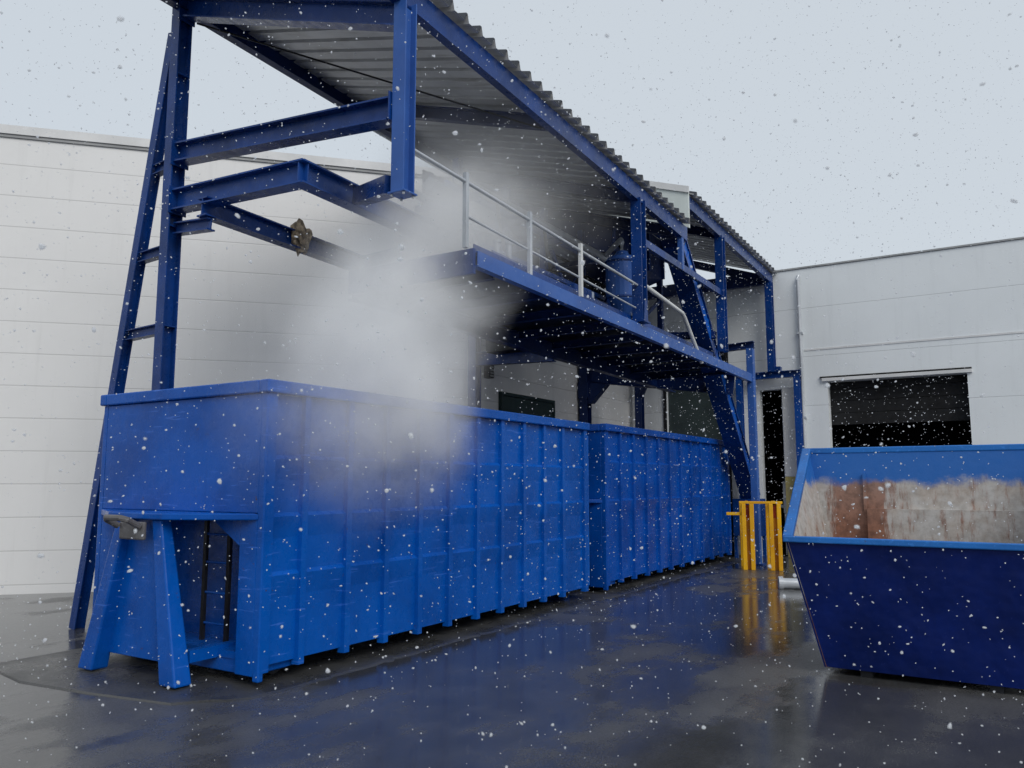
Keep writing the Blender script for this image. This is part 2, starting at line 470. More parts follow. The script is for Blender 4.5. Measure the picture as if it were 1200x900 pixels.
# ------------------------------------------------------------------ canopy over the containers
EY = 4.75
def canopy():
    root = thing('steel_canopy', (5.6, 8.2, 0), 'long blue steel canopy with corrugated roof and rising steam over the containers', 'canopy')
    SB = M['steel_blue']
    zf = lambda x: 6.585 - (x-5.6)*.042
    zb = lambda x: 7.66 - (x-5.6)*.036
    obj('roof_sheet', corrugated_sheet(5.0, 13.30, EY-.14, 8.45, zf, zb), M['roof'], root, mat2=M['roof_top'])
    e0, e1 = (4.98, EY, 6.455), (13.42, EY, 6.115)
    bm = BM(); channel(bm, e0, e1, .10, .25, .014, side=-1); obj('eave_beam', bm, SB, root)
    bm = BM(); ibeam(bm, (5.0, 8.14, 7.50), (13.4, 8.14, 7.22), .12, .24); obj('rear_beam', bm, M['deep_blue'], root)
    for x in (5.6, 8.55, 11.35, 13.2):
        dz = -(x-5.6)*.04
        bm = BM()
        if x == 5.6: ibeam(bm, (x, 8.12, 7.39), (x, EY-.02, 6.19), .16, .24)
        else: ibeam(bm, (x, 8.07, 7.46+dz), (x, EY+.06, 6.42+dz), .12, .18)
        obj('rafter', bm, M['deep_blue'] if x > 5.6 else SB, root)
    # the tall post of the front frame, standing behind the container
    bm = BM(); ibeam(bm, (5.6, 8.2, 0), (5.6, 8.2, 7.56), .15, .18, .018, .013, up=(1,0,0)); post = obj('column', bm, SB, root)
    for z in (7.28, 6.55, 5.50, 4.98, 4.68, 3.5):
        bm = BM(); box(bm, 5.512, 5.688, 8.128, 8.272, z, z+.018); obj('stiffener', bm, SB, post)
    bm = BM(); ibeam(bm, (5.6, 8.31, 7.12), (5.6, 9.62, 0), .12, .13, .014, .011, up=(1,0,0)); st = obj('raking_strut', bm, SB, root)
    for z in (5.45, 4.40, 3.47, 2.3):
        yb = 8.31 + (7.12-z)/7.12*1.31
        bm = BM(); ibeam(bm, (5.6, 8.29, z+.02), (5.6, yb-.05, z), .10, .12, .012, .01); obj('strut_rung', bm, SB, root)
    # hanging post of the front frame and its cross beams
    bm = BM(); ibeam(bm, (5.6, EY-.04, 4.42), (5.6, EY-.04, 6.33), .15, .17, .016, .014, up=(1,0,0)); hp = obj('hanging_post', bm, M['post_light'], root, .003)  # lighter blue stands for the haze in front of this post
    bm = BM(); box(bm, 5.50, 5.70, EY-.14, EY+.06, 4.40, 4.418); obj('end_plate', bm, M['post_light'], hp, .003)
    for bx_ in (5.53, 5.67):
        for by in (EY-.11, EY+.03):
            bm = BM(); section(bm, (bx_, by, 4.378), (bx_, by, 4.399), [(.013*math.cos(k*1.0472), .013*math.sin(k*1.0472)) for k in range(6)]); obj('bolt', bm, M['galv'], hp)
    bm = BM(); ibeam(bm, (5.6, 8.10, 5.56), (5.6, EY+.09, 5.26), .18, .23); obj('cross_beam', bm, SB, root)
    bm = BM(); ibeam(bm, (5.6, 8.10, 4.985), (5.6, 5.97, 4.885), .18, .25); obj('cross_beam', bm, M['bright_steel'], root)
    bm = BM(); ibeam(bm, (5.62, 8.12, 4.66), (5.62, 7.50, 4.61), .11, .14); obj('bracket', bm, SB, root)
    bm = BM(); beam(bm, (5.6, EY+.08, 4.52), (6.32, 5.92, 4.84), .16, .17); obj('bracket', bm, SB, root)
    for y, z, w_, h_ in ((EY+.055, 5.27, .22, .28), (8.113, 5.555, .24, .30), (8.113, 4.985, .24, .32), (8.113, 7.37, .22, .32)):
        bm = BM(); box(bm, 5.6-w_/2, 5.6+w_/2, y-.009, y+.009, z-h_/2, z+h_/2); ep = obj('end_plate', bm, SB, root, .002)
    # two long runway beams into the steam
    bm = BM(); ibeam(bm, (5.52, 6.03, 4.88), (8.2, 6.03, 4.81), .17, .25); obj('runway_beam', bm, M['bright_steel'], root)
    bm = BM(); ibeam(bm, (5.52, 7.55, 4.80), (9.4, 7.55, 4.70), .16, .22); obj('runway_beam', bm, SB, root)
    bm = BM(); ibeam(bm, (8.1, 6.12, 4.80), (8.1, 7.47, 4.74), .12, .18); obj('cross_beam', bm, SB, root)
    bm = BM(); ibeam(bm, (7.9, 6.03, 4.16), (7.9, 6.03, 4.69), .10, .12, .01, .008, up=(1,0,0)); obj('bracket', bm, SB, root)
    # outer posts rising from the platform
    bm = BM(); ibeam(bm, (11.32, EY, 4.16), (11.32, EY, 6.12), .17, .2, .016, .012, up=(1,0,0)); p = obj('column', bm, SB, root)
    bm = BM(); box(bm, 11.19, 11.45, EY-.12, EY+.12, 4.155, 4.178); hexa(bm, [(11.24,EY-.10,4.18),(11.40,EY-.10,4.18),(11.40,EY-.085,4.18),(11.24,EY-.085,4.18),(11.28,EY-.10,4.5),(11.36,EY-.10,4.5),(11.36,EY-.085,4.5),(11.28,EY-.085,4.5)])
    obj('base_plate', bm, SB, p)
    bm = BM(); beam(bm, (13.2, EY, 5.42), (13.2, EY, 6.02), .09, .1, up=(1,0,0)); obj('hanger', bm, M['post_light'], root, .008)
    # made-up dark sheeting, added to deepen the dark under the canopy rear
    bm = BM()
    pr = []
    x = 10.4
    while x < 13.35:
        pr += [(x, 8.30), (x+.12, 8.30), (x+.15, 8.265), (x+.27, 8.265)]; x += .30
    va = [bm.verts.new((px, py, 5.05)) for px, py in pr]; vb = [bm.verts.new((px, py, 7.06)) for px, py in pr]
    vc = [bm.verts.new((px, py+.012, 5.05)) for px, py in pr]; vd = [bm.verts.new((px, py+.012, 7.06)) for px, py in pr]
    for i in range(len(pr)-1):
        bm.faces.new((va[i], va[i+1], vb[i+1], vb[i])); bm.faces.new((vc[i], vc[i+1], vd[i+1], vd[i]))
    obj('added_rear_sheet', bm, M['deep_blue'], root)
    # tie rod, gutter
    bm = BM(); tube(bm, (5.66, 8.0, 7.20), (8.5, EY+.12, 6.22), .012, 8); obj('tie_rod', bm, M['dark_steel'], root)
    bm = BM(); tube(bm, (8.9, 8.30, 7.34), (13.3, 8.30, 7.22), .07, 12); obj('gutter', bm, M['white_pipe'], root, smooth=False)
    # back row columns
    for x in (9.0, 11.9):
        bm = BM(); ibeam(bm, (x, 8.24, 0), (x, 8.24, 7.22), .17, .19, .016, .012, up=(1,0,0))
        if x > 10: obj('column', bm, SB, root)
        else: bm.free()
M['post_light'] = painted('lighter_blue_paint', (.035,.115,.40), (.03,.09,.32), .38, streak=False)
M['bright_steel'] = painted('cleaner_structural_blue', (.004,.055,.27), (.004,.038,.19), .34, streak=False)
canopy()

def far_canopy():
    root = thing('far_canopy', (16.5, 6.5, 0), 'shorter blue canopy at the far end with its pale gable panel above the long roof', 'canopy')
    SB = M['steel_blue']
    zf = lambda x: 6.88 - (x-13.58)*.026
    zb = lambda x: 8.10 - (x-13.58)*.026
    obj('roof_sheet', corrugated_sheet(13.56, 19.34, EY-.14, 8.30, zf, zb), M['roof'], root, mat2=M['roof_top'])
    bm = BM(); channel(bm, (13.56, EY, 6.76), (19.42, EY, 6.605), .10, .23, .014, side=-1); obj('eave_beam', bm, SB, root)
    bm = BM(); hexa(bm, [(13.50,EY-.06,6.26),(13.55,EY-.06,6.26),(13.55,8.3,7.45),(13.50,8.3,7.45),(13.50,EY-.06,7.0),(13.55,EY-.06,7.0),(13.55,8.3,8.22),(13.50,8.3,8.22)])
    g = obj('gable_panel', bm, M['gable'], root, .004)
    bm = BM(); hexa(bm, [(13.47,EY-.08,6.90),(13.498,EY-.08,6.90),(13.498,8.3,8.12),(13.47,8.3,8.12),(13.47,EY-.08,7.02),(13.498,EY-.08,7.02),(13.498,8.3,8.24),(13.47,8.3,8.24)])
    obj('verge_trim', bm, M['white_flash'], g)
    for x in (13.75, 15.46, 19.25):
        dz = -(x-13.58)*.026
        bm = BM(); ibeam(bm, (x, 8.2, 7.92+dz), (x, EY+.06, 6.72+dz), .12, .18); obj('rafter', bm, M['deep_blue'], root)
    for x, z0, z1 in ((15.46, 4.28, 6.62), (19.22, 4.32, 6.5)):
        bm = BM(); ibeam(bm, (x, EY, z0), (x, EY, z1), .16, .19, .016, .012, up=(1,0,0)); obj('column', bm, SB, root)
    bm = BM(); ibeam(bm, (19.2, 8.12, 0), (19.2, 8.12, 7.7), .18, .2, .016, .012, up=(1,0,0)); cc = obj('column', bm, M['deep_blue'], root)
    bm = BM(); beam(bm, (19.2, 8.1, 3.9), (18.5, 7.5, 4.5), .12, .12); obj('knee_brace', bm, M['deep_blue'], cc)
    bm = BM(); beam(bm, (19.32, 4.85, 6.62), (19.32, 8.0, 6.62), .12, .3); obj('rear_beam', bm, M['deep_blue'], root)
    bm = BM(); channel(bm, (11.42, EY, 5.475), (15.37, EY, 5.455), .07, .12, .01, side=-1); obj('side_rail', bm, SB, root)
    bm = BM(); beam(bm, (15.40, EY+.12, 4.62), (15.40, 6.2, 4.72), .12, .14); obj('cross_beam', bm, M['deep_blue'], root)
far_canopy()

# ------------------------------------------------------------------ loading platform
def platform():
    root = thing('loading_platform', (16.3, 6.5, 0), 'raised blue steel loading platform with white handrail above the containers', 'platform')
    SB = M['steel_blue']
    zb = lambda x: 4.09 - (x-6.85)*.012
    bm = BM(); channel(bm, (6.85, EY, zb(6.85)), (17.32, EY, zb(17.32)), .09, .17, .014, side=-1); obj('edge_beam', bm, M['post_light'], root)  # paler paint stands for sky reflected along the beam
    bm = BM(); hexa(bm, [(6.86,EY+.05,4.12),(15.9,EY+.05,4.02),(15.9,6.55,4.02),(6.86,6.55,4.12),(6.86,EY+.05,4.16),(15.9,EY+.05,4.06),(15.9,6.55,4.06),(6.86,6.55,4.16)])
    obj('deck', bm, M['dark_steel'], root)
    bm = BM(); ibeam(bm, (11.9, 8.0, 4.76), (17.3, 8.0, 4.74), .14, .2); obj('hopper_beam', bm, M['deep_blue'], root)
    bm = BM(); ibeam(bm, (6.86, 6.5, 3.98), (17.3, 6.5, 3.87), .14, .24); obj('rear_beam', bm, M['deep_blue'], root)
    for k in range(9):
        x = 7.3 + k*1.06
        bm = BM(); ibeam(bm, (x, EY+.06, zb(x)-.05), (x, 6.42, zb(x)-.05), .08, .12, .01, .008); obj('joist', bm, M['deep_blue'], root)
    bm = BM(); beam(bm, (7.0, EY+.12, 4.24), (15.2, EY+.12, 4.16), .012, .15); obj('toe_board', bm, SB, root)
    bm = BM(); box(bm, 6.80, 6.845, EY-.02, 6.52, 3.92, 4.20); obj('end_plate', bm, SB, root, .006)
    # transverse girders and their far columns
    bm = BM(); ibeam(bm, (11.9, 8.22, 3.95), (11.9, 6.58, 3.9), .14, .24); obj('girder', bm, SB, root)
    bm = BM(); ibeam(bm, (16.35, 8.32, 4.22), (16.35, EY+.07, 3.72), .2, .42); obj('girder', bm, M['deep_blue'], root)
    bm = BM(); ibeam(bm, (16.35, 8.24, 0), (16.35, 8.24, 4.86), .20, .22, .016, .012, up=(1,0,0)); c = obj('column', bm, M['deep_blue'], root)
    bm = BM(); box(bm, 16.22, 16.48, 8.10, 8.36, 3.62, 4.0); hexa(bm, [(16.25,8.05,3.5),(16.45,8.05,3.5),(16.45,8.13,3.5),(16.25,8.13,3.5),(16.25,7.6,3.98),(16.45,7.6,3.98),(16.45,8.13,3.98),(16.25,8.13,3.98)])
    obj('bracket', bm, M['deep_blue'], c)
    # portal at the end of the platform
    bm = BM(); beam(bm, (17.4, EY, .0), (17.4, EY, 4.62), .15, .16, up=(1,0,0)); c2 = obj('column', bm, M['post_light'], root, .01)
    bm = BM(); box(bm, 17.26, 17.54, EY-.14, EY+.14, 0, .025); obj('base_plate', bm, SB, c2)
    bm = BM(); ibeam(bm, (17.4, EY-.09, 4.70), (17.4, 6.6, 4.62), .14, .15); obj('portal_beam', bm, M['deep_blue'], root)
    # handrail
    hr = [(5.72, EY-.02, 4.925), (17.0, EY-.02, 4.7)]
    zr = lambda x: 4.925 - (x-5.72)*.035
    bm = BM(); tube(bm, (5.72, EY, zr(5.72)), (11.22, EY, zr(11.22)), .021); h = obj('handrail', bm, M['galv'], root)
    bm = BM(); path_tube(bm, [(11.42, EY, 4.80), (13.2, EY, 4.65), (13.32, EY, 4.58), (14.15, EY, 3.90)], .035); obj('handrail', bm, M['white_pipe'], root)
    for x in (6.68, 8.0, 9.33):
        bm = BM(); beam(bm, (x, EY, 4.17), (x, EY, zr(x)+.10), .05, .05, up=(1,0,0)); obj('rail_post', bm, M['white_pipe'] if x > 9 else M['galv'], root, .004)
    bm = BM(); tube(bm, (6.68, EY+.02, zr(6.68)-.36), (11.2, EY+.02, zr(11.2)-.36), .014); obj('mid_rail', bm, M['galv'], root)
platform()

# ------------------------------------------------------------------ conveyors and machinery on the platform
def truss_conveyor():
    root = thing('truss_conveyor', (11, 6.1, 4.1), 'dark lattice conveyor lying along the platform behind the white handrail', 'conveyor')
    D = M['steel_blue']
    for y in (5.85, 6.35):
        for z in (4.30, 4.86):
            bm = BM(); beam(bm, (8.6, y, z), (14.2, y, z+.02), .06, .07); obj('chord', bm, D, root)
        bm = BM()
        x = 8.65; k = 0
        while x < 14.0:
            beam(bm, (x, y, 4.33 if k % 2 else 4.84), (x+.42, y, 4.84 if k % 2 else 4.33), .03, .035); x += .42; k += 1
        obj('lattice', bm, D, root)
    bm = BM(); box(bm, 8.5, 14.3, 5.90, 6.30, 4.60, 4.63); obj('belt', bm, M['rubber'], root)
    for x in (8.55, 14.25):
        bm = BM(); tube(bm, (x, 5.88, 4.55), (x, 6.32, 4.55), .12, 16); obj('drum', bm, M['dark_steel'], root)
    for x in (9.5, 11.5, 13.5):
        for y in (5.85, 6.35):
            bm = BM(); beam(bm, (x, y, 4.13), (x, y, 4.28), .05, .05, up=(1,0,0)); obj('foot', bm, D, root)
truss_conveyor()

def hopper():
    root = thing('feed_hopper', (15.2, 7.2, 4.0), 'dark blue feed hopper high up behind the platform under the far roof', 'hopper')
    D = M['deep_blue']
    bm = BM(); x0, x1, y0, y1 = 13.9, 16.6, 6.4, 8.0
    hexa(bm, [(14.6,6.9,5.75),(15.8,6.9,5.75),(15.8,7.5,5.75),(14.6,7.5,5.75),(x0,y0,6.2),(x1,y0,6.2),(x1,y1,6.2),(x0,y1,6.2)])
    box(bm, x0, x1, y0, y1, 6.202, 7.1)
    obj('bin', bm, D, root, .01)
    bm = BM()
    for x in (x0+.02, x0+.9, x0+1.8, x1-.08): box(bm, x, x+.06, y0-.05, y0-.002, 6.21, 7.1)
    box(bm, x0-.03, x1+.03, y0-.06, y0-.003, 7.102, 7.16)
    obj('rib', bm, M['steel_blue'], root)
    for (x, y) in ((x0+.06,y0+.06),(x1-.06,y0+.06),(x0+.06,y1-.06),(x1-.06,y1-.06)):
        bm = BM(); beam(bm, (x, y, 4.06 if y < 7 else 4.86), (x, y, 6.21), .11, .11, up=(1,0,0)); obj('leg', bm, D, root)
    bm = BM(); beam(bm, (x0+.12, y0+.06, 4.3), (x1-.12, y0+.06, 5.7), .06, .07); obj('bracing', bm, D, root)
    bm = BM(); tube(bm, (12.2, 6.2, 5.12), (12.95, 6.2, 5.12), .17, 18); m = obj('motor', bm, M['dark_steel'], root, .01)
    bm = BM()
    for k in range(7): ring(bm, (12.3+k*.09, 6.2, 5.12), (1,0,0), .165, .20, .02, 18)
    obj('cooling_fin', bm, M['dark_steel'], m)
    bm = BM(); box(bm, 12.15, 13.0, 6.05, 6.85, 4.90, 4.94); obj('motor_shelf', bm, D, root)
    bm = BM(); box(bm, 11.6, 12.3, 7.1, 7.8, 4.0, 6.5); box(bm, 12.302, 13.88, 7.3, 7.6, 6.1, 6.45)
    obj('riser_duct', bm, M['dark_steel'], root, .01)
hopper()

def pipe_rack():
    root = thing('pipe_rack', (10.6, 6.9, 4.0), 'rack of dark pipes and cables behind the lattice conveyor on the platform', 'pipe rack')
    D = M['steel_blue']
    for x in (9.0, 10.3, 11.5, 12.9):
        bm = BM(); ibeam(bm, (x, 6.55, 4.02), (x, 6.55, 6.35), .10, .11, .01, .008, up=(1,0,0)); obj('upright', bm, D, root)
        bm = BM(); beam(bm, (x, 6.2, 5.75), (x, 7.3, 5.75), .07, .09); obj('arm', bm, D, root)
    for y, z, r_, m_ in ((6.25, 5.87, .07, 'galv'), (6.45, 5.85, .05, 'bright_blue'), (6.75, 5.90, .10, 'grey_panel'), (7.1, 5.86, .06, 'grey_panel')):
        bm = BM(); tube(bm, (8.6, y, z), (13.3, y, z), r_, 14); obj('pipe', bm, M[m_], root)
    for x in (9.6, 11.0, 12.2):
        bm = BM(); path_tube(bm, [(x, 6.25, 5.80), (x, 6.2, 5.4), (x+.08, 6.15, 5.0), (x+.1, 6.1, 4.7)], .028); obj('hose', bm, M['rubber'], root)
    for x0_, x1_ in ((9.05, 10.25), (11.55, 12.85)):
        bm = BM(); beam(bm, (x0_, 6.5, 4.15), (x1_, 6.5, 5.65), .05, .06); obj('brace', bm, D, root)
        bm = BM(); beam(bm, (x1_, 6.44, 4.15), (x0_, 6.44, 5.65), .05, .06); obj('brace', bm, D, root)
pipe_rack()

def drive_unit():
    root = thing('drive_unit', (10.4, 5.4, 4.1), 'blue geared drive unit on the platform deck behind the white handrail', 'drive')
    bm = BM(); box(bm, 10.05, 10.6, 5.2, 5.62, 4.16, 4.58); obj('gearbox', bm, M['steel_blue'], root, .03)
    bm = BM(); tube(bm, (10.601, 5.41, 4.38), (11.05, 5.41, 4.38), .14, 20); mt = obj('motor', bm, M['steel_blue'], root, .01)
    for k in range(6):
        bm = BM(); ring(bm, (10.68+k*.06, 5.41, 4.38), (1,0,0), .139, .17, .016, 20); obj('cooling_fin', bm, M['steel_blue'], mt)
    bm = BM(); box(bm, 10.75, 10.92, 5.33, 5.49, 4.53, 4.63); obj('terminal_box', bm, M['grey_panel'], root, .008)
    bm = BM(); box(bm, 10.0, 11.05, 5.18, 5.64, 4.125, 4.158); obj('base_plate', bm, M['deep_blue'], root)
    bm = BM(); path_tube(bm, [(10.83, 5.41, 4.63), (10.83, 5.45, 4.8), (10.7, 5.7, 4.95), (10.6, 6.0, 5.0)], .014); obj('cable', bm, M['rubber'], root)
drive_unit()

def dosing_unit():
    root = thing('dosing_vessel', (12.25, 5.45, 4.08), 'light blue upright dosing vessel with pipes beside the outer canopy post', 'vessel')
    L = M['post_light']
    def lathe(cx, cy, prof, n=24):
        bm = BM(); rings = [[bm.verts.new((cx+r_*math.cos(2*math.pi*k/n), cy+r_*math.sin(2*math.pi*k/n), z)) for k in range(n)] for r_, z in prof]
        for a, b in zip(rings, rings[1:]):
            for k in range(n):
                j = (k+1) % n; bm.faces.new((a[k], a[j], b[j], b[k]))
        bm.faces.new(rings[0][::-1]); bm.faces.new(rings[-1]); return bm
    obj('shell', lathe(12.25, 5.45, [(.07,4.42),(.09,4.46),(.27,4.74),(.28,4.76),(.28,5.44),(.25,5.50),(.12,5.56),(.10,5.62)]), L, root, .004)
    for z in (4.78, 5.40): obj('hoop', lathe(12.25, 5.45, [(.285,z),(.30,z+.004),(.30,z+.032),(.285,z+.036)]), M['steel_blue'], root)
    for a in (.5, 2.6, 4.7):
        bm = BM(); beam(bm, (12.25+.27*math.cos(a), 5.45+.27*math.sin(a), 4.08), (12.25+.27*math.cos(a), 5.45+.27*math.sin(a), 4.80), .05, .05, up=(1,0,0)); obj('leg', bm, M['steel_blue'], root)
    bm = BM(); path_tube(bm, [(12.25, 5.45, 5.6), (12.25, 5.45, 5.78), (12.33, 5.50, 5.86), (12.7, 5.8, 5.88), (13.2, 6.2, 5.9)], .045); obj('feed_pipe', bm, M['galv'], root)
    bm = BM(); path_tube(bm, [(12.25, 5.45, 4.44), (12.25, 5.45, 4.28), (12.33, 5.45, 4.20), (12.9, 5.45, 4.19), (13.5, 5.45, 4.18)], .04); obj('drain_pipe', bm, M['bright_blue'], root)
    bm = BM(); ring(bm, (12.25, 5.12, 5.1), (0,1,0), .075, .095, .02, 20); tube(bm, (12.25, 5.13, 5.1), (12.25, 5.19, 5.1), .02, 10); beam(bm, (12.17, 5.12, 5.1), (12.33, 5.12, 5.1), .014, .014); obj('valve_wheel', bm, M['red'], root)
dosing_unit()

def guard_plate():
    root = thing('splash_plate', (8.9, 4.95, 4.14), 'low blue splash plate standing along the platform edge by the steam', 'plate')
    bm = BM(); hexa(bm, [(7.6,4.93,4.15),(9.9,4.93,4.13),(9.9,4.945,4.13),(7.6,4.945,4.15),(7.6,5.02,4.42),(9.9,5.02,4.38),(9.9,5.035,4.38),(7.6,5.035,4.42)]); obj('sheet', bm, M['steel_blue'], root)
    for x in (7.65, 8.4, 9.15, 9.85):
        bm = BM(); beam(bm, (x, 5.05, 4.13), (x, 5.07, 4.40), .04, .02, up=(1,0,0)); obj('stay', bm, M['deep_blue'], root)
guard_plate()

def panel_cabinet():
    root = thing('control_cabinet', (14.0, 5.6, 4.07), 'blue grey control cabinet on the platform beside the inclined conveyor', 'cabinet')
    bm = BM(); box(bm, 13.6, 14.3, 6.0, 6.4, 4.30, 5.6); obj('case', bm, M['grey_panel'], root, .01)
    bm = BM(); box(bm, 13.65, 14.25, 5.975, 5.998, 4.36, 5.54); d = obj('door', bm, M['grey_panel'], root, .006)
    bm = BM(); box(bm, 14.16, 14.19, 5.95, 5.975, 4.9, 5.06); obj('handle', bm, M['dark_steel'], d)
    bm = BM(); box(bm, 13.62, 14.28, 6.02, 6.38, 4.07, 4.298); obj('plinth', bm, M['deep_blue'], root)
    bm = BM(); path_tube(bm, [(13.8, 6.2, 5.6), (13.8, 6.2, 5.95), (13.9, 6.25, 6.1), (14.3, 6.5, 6.3), (14.7, 6.9, 6.6)], .03); path_tube(bm, [(14.0, 6.2, 5.6), (14.0, 6.2, 6.0), (14.1, 6.3, 6.3), (14.2, 6.6, 6.7)], .025); obj('cable', bm, M['rubber'], root)
panel_cabinet()

for k, (x, y, h, lab) in enumerate(((8.05, 5.25, .52, 'pale pipe stub on the platform deck nearest the steam'), (8.28, 5.22, .55, 'middle pale pipe stub on the platform deck behind the handrail'), (8.95, 5.4, .42, 'shortest pale pipe stub on the platform deck beside the lattice conveyor'))):
    r = thing('pipe_stub', (x, y, 4.14), lab, 'pipe', 'pipe stubs standing on the platform')
    bm = BM(); tube(bm, (x, y, 4.14), (x, y, 4.14+h), .035, 12); obj('pipe', bm, M['galv'], r)
    bm = BM(); tube(bm, (x, y, 4.14+h), (x, y, 4.14+h+.03), .05, 12); obj('flange', bm, M['galv'], r)

def inclined_conveyor():
    root = thing('inclined_conveyor', (18.6, 5.2, 0), 'bright blue enclosed conveyor climbing steeply from the ground to the platform', 'conveyor')
    p0, p1 = Vector((13.6, 5.02, 6.12)), Vector((18.9, 5.25, 1.33))
    bm = BM(); section(bm, p0, p1, [(-.15,-.15),(.15,-.15),(.15,.15),(-.15,.15)]); obj('casing', bm, M['bright_blue'], root, .012)
    d, s, u = axes(p0, p1, (0,0,1))
    bm = BM()
    for q in (.15, -.15):
        section(bm, p0 + u*q, p1 + u*q, [(-.18,-.015),(.18,-.015),(.18,.015),(-.18,.015)])
    obj('flange', bm, M['steel_blue'], root)
    n = 9
    for k in range(n):
        c = p0.lerp(p1, (k+.5)/n)
        bm = BM()
        section(bm, c - d*.03, c + d*.03, [(-.16,-.135),(.16,-.135),(.16,.135),(-.16,.135)])
        obj('joint_band', bm, M['bright_blue'], root)
    bm = BM(); box(bm, 18.55, 19.15, 5.0, 5.6, .5, 1.35); obj('boot', bm, M['steel_blue'], root, .012)
    for (x, y) in ((18.6,5.05),(19.1,5.05),(18.6,5.55),(19.1,5.55)):
        bm = BM(); beam(bm, (x, y, 0), (x, y, .5), .07, .07, up=(1,0,0)); obj('leg', bm, M['steel_blue'], root)
    bm = BM(); tube(bm, (13.55, 4.84, 6.12), (13.55, 5.2, 6.12), .16, 18); obj('head_drum', bm, M['deep_blue'], root)
    bm = BM(); beam(bm, (15.2, 5.2, 4.05), (15.2, 5.2, 4.42), .08, .08, up=(1,0,0)); obj('support', bm, M['deep_blue'], root)
inclined_conveyor()

def rag():
    bm = BM()
    bmesh.ops.create_icosphere(bm, subdivisions=3, radius=.13)
    rnd = random.Random(5)
    from mathutils import noise
    for v in bm.verts:
        k = 1 + .55*noise.noise(v.co*Vector((1,1,.4))*13 if False else Vector((v.co.x*13, v.co.y*13, v.co.z*5))) + .3*noise.noise(v.co*28)
        v.co = Vector((v.co.x*.95*k, v.co.y*.9*k, v.co.z*(1.25 if v.co.z > 0 else 1.7)*k - .02)) + Vector((6.95, 7.5, 4.87))
    o = obj('rag_bundle', bm, M['rag'], origin=(6.95, 7.5, 4.87))
    tag(o, 'muddy brown rag bundle snagged on the lower blue runway beam', 'rag')
rag()

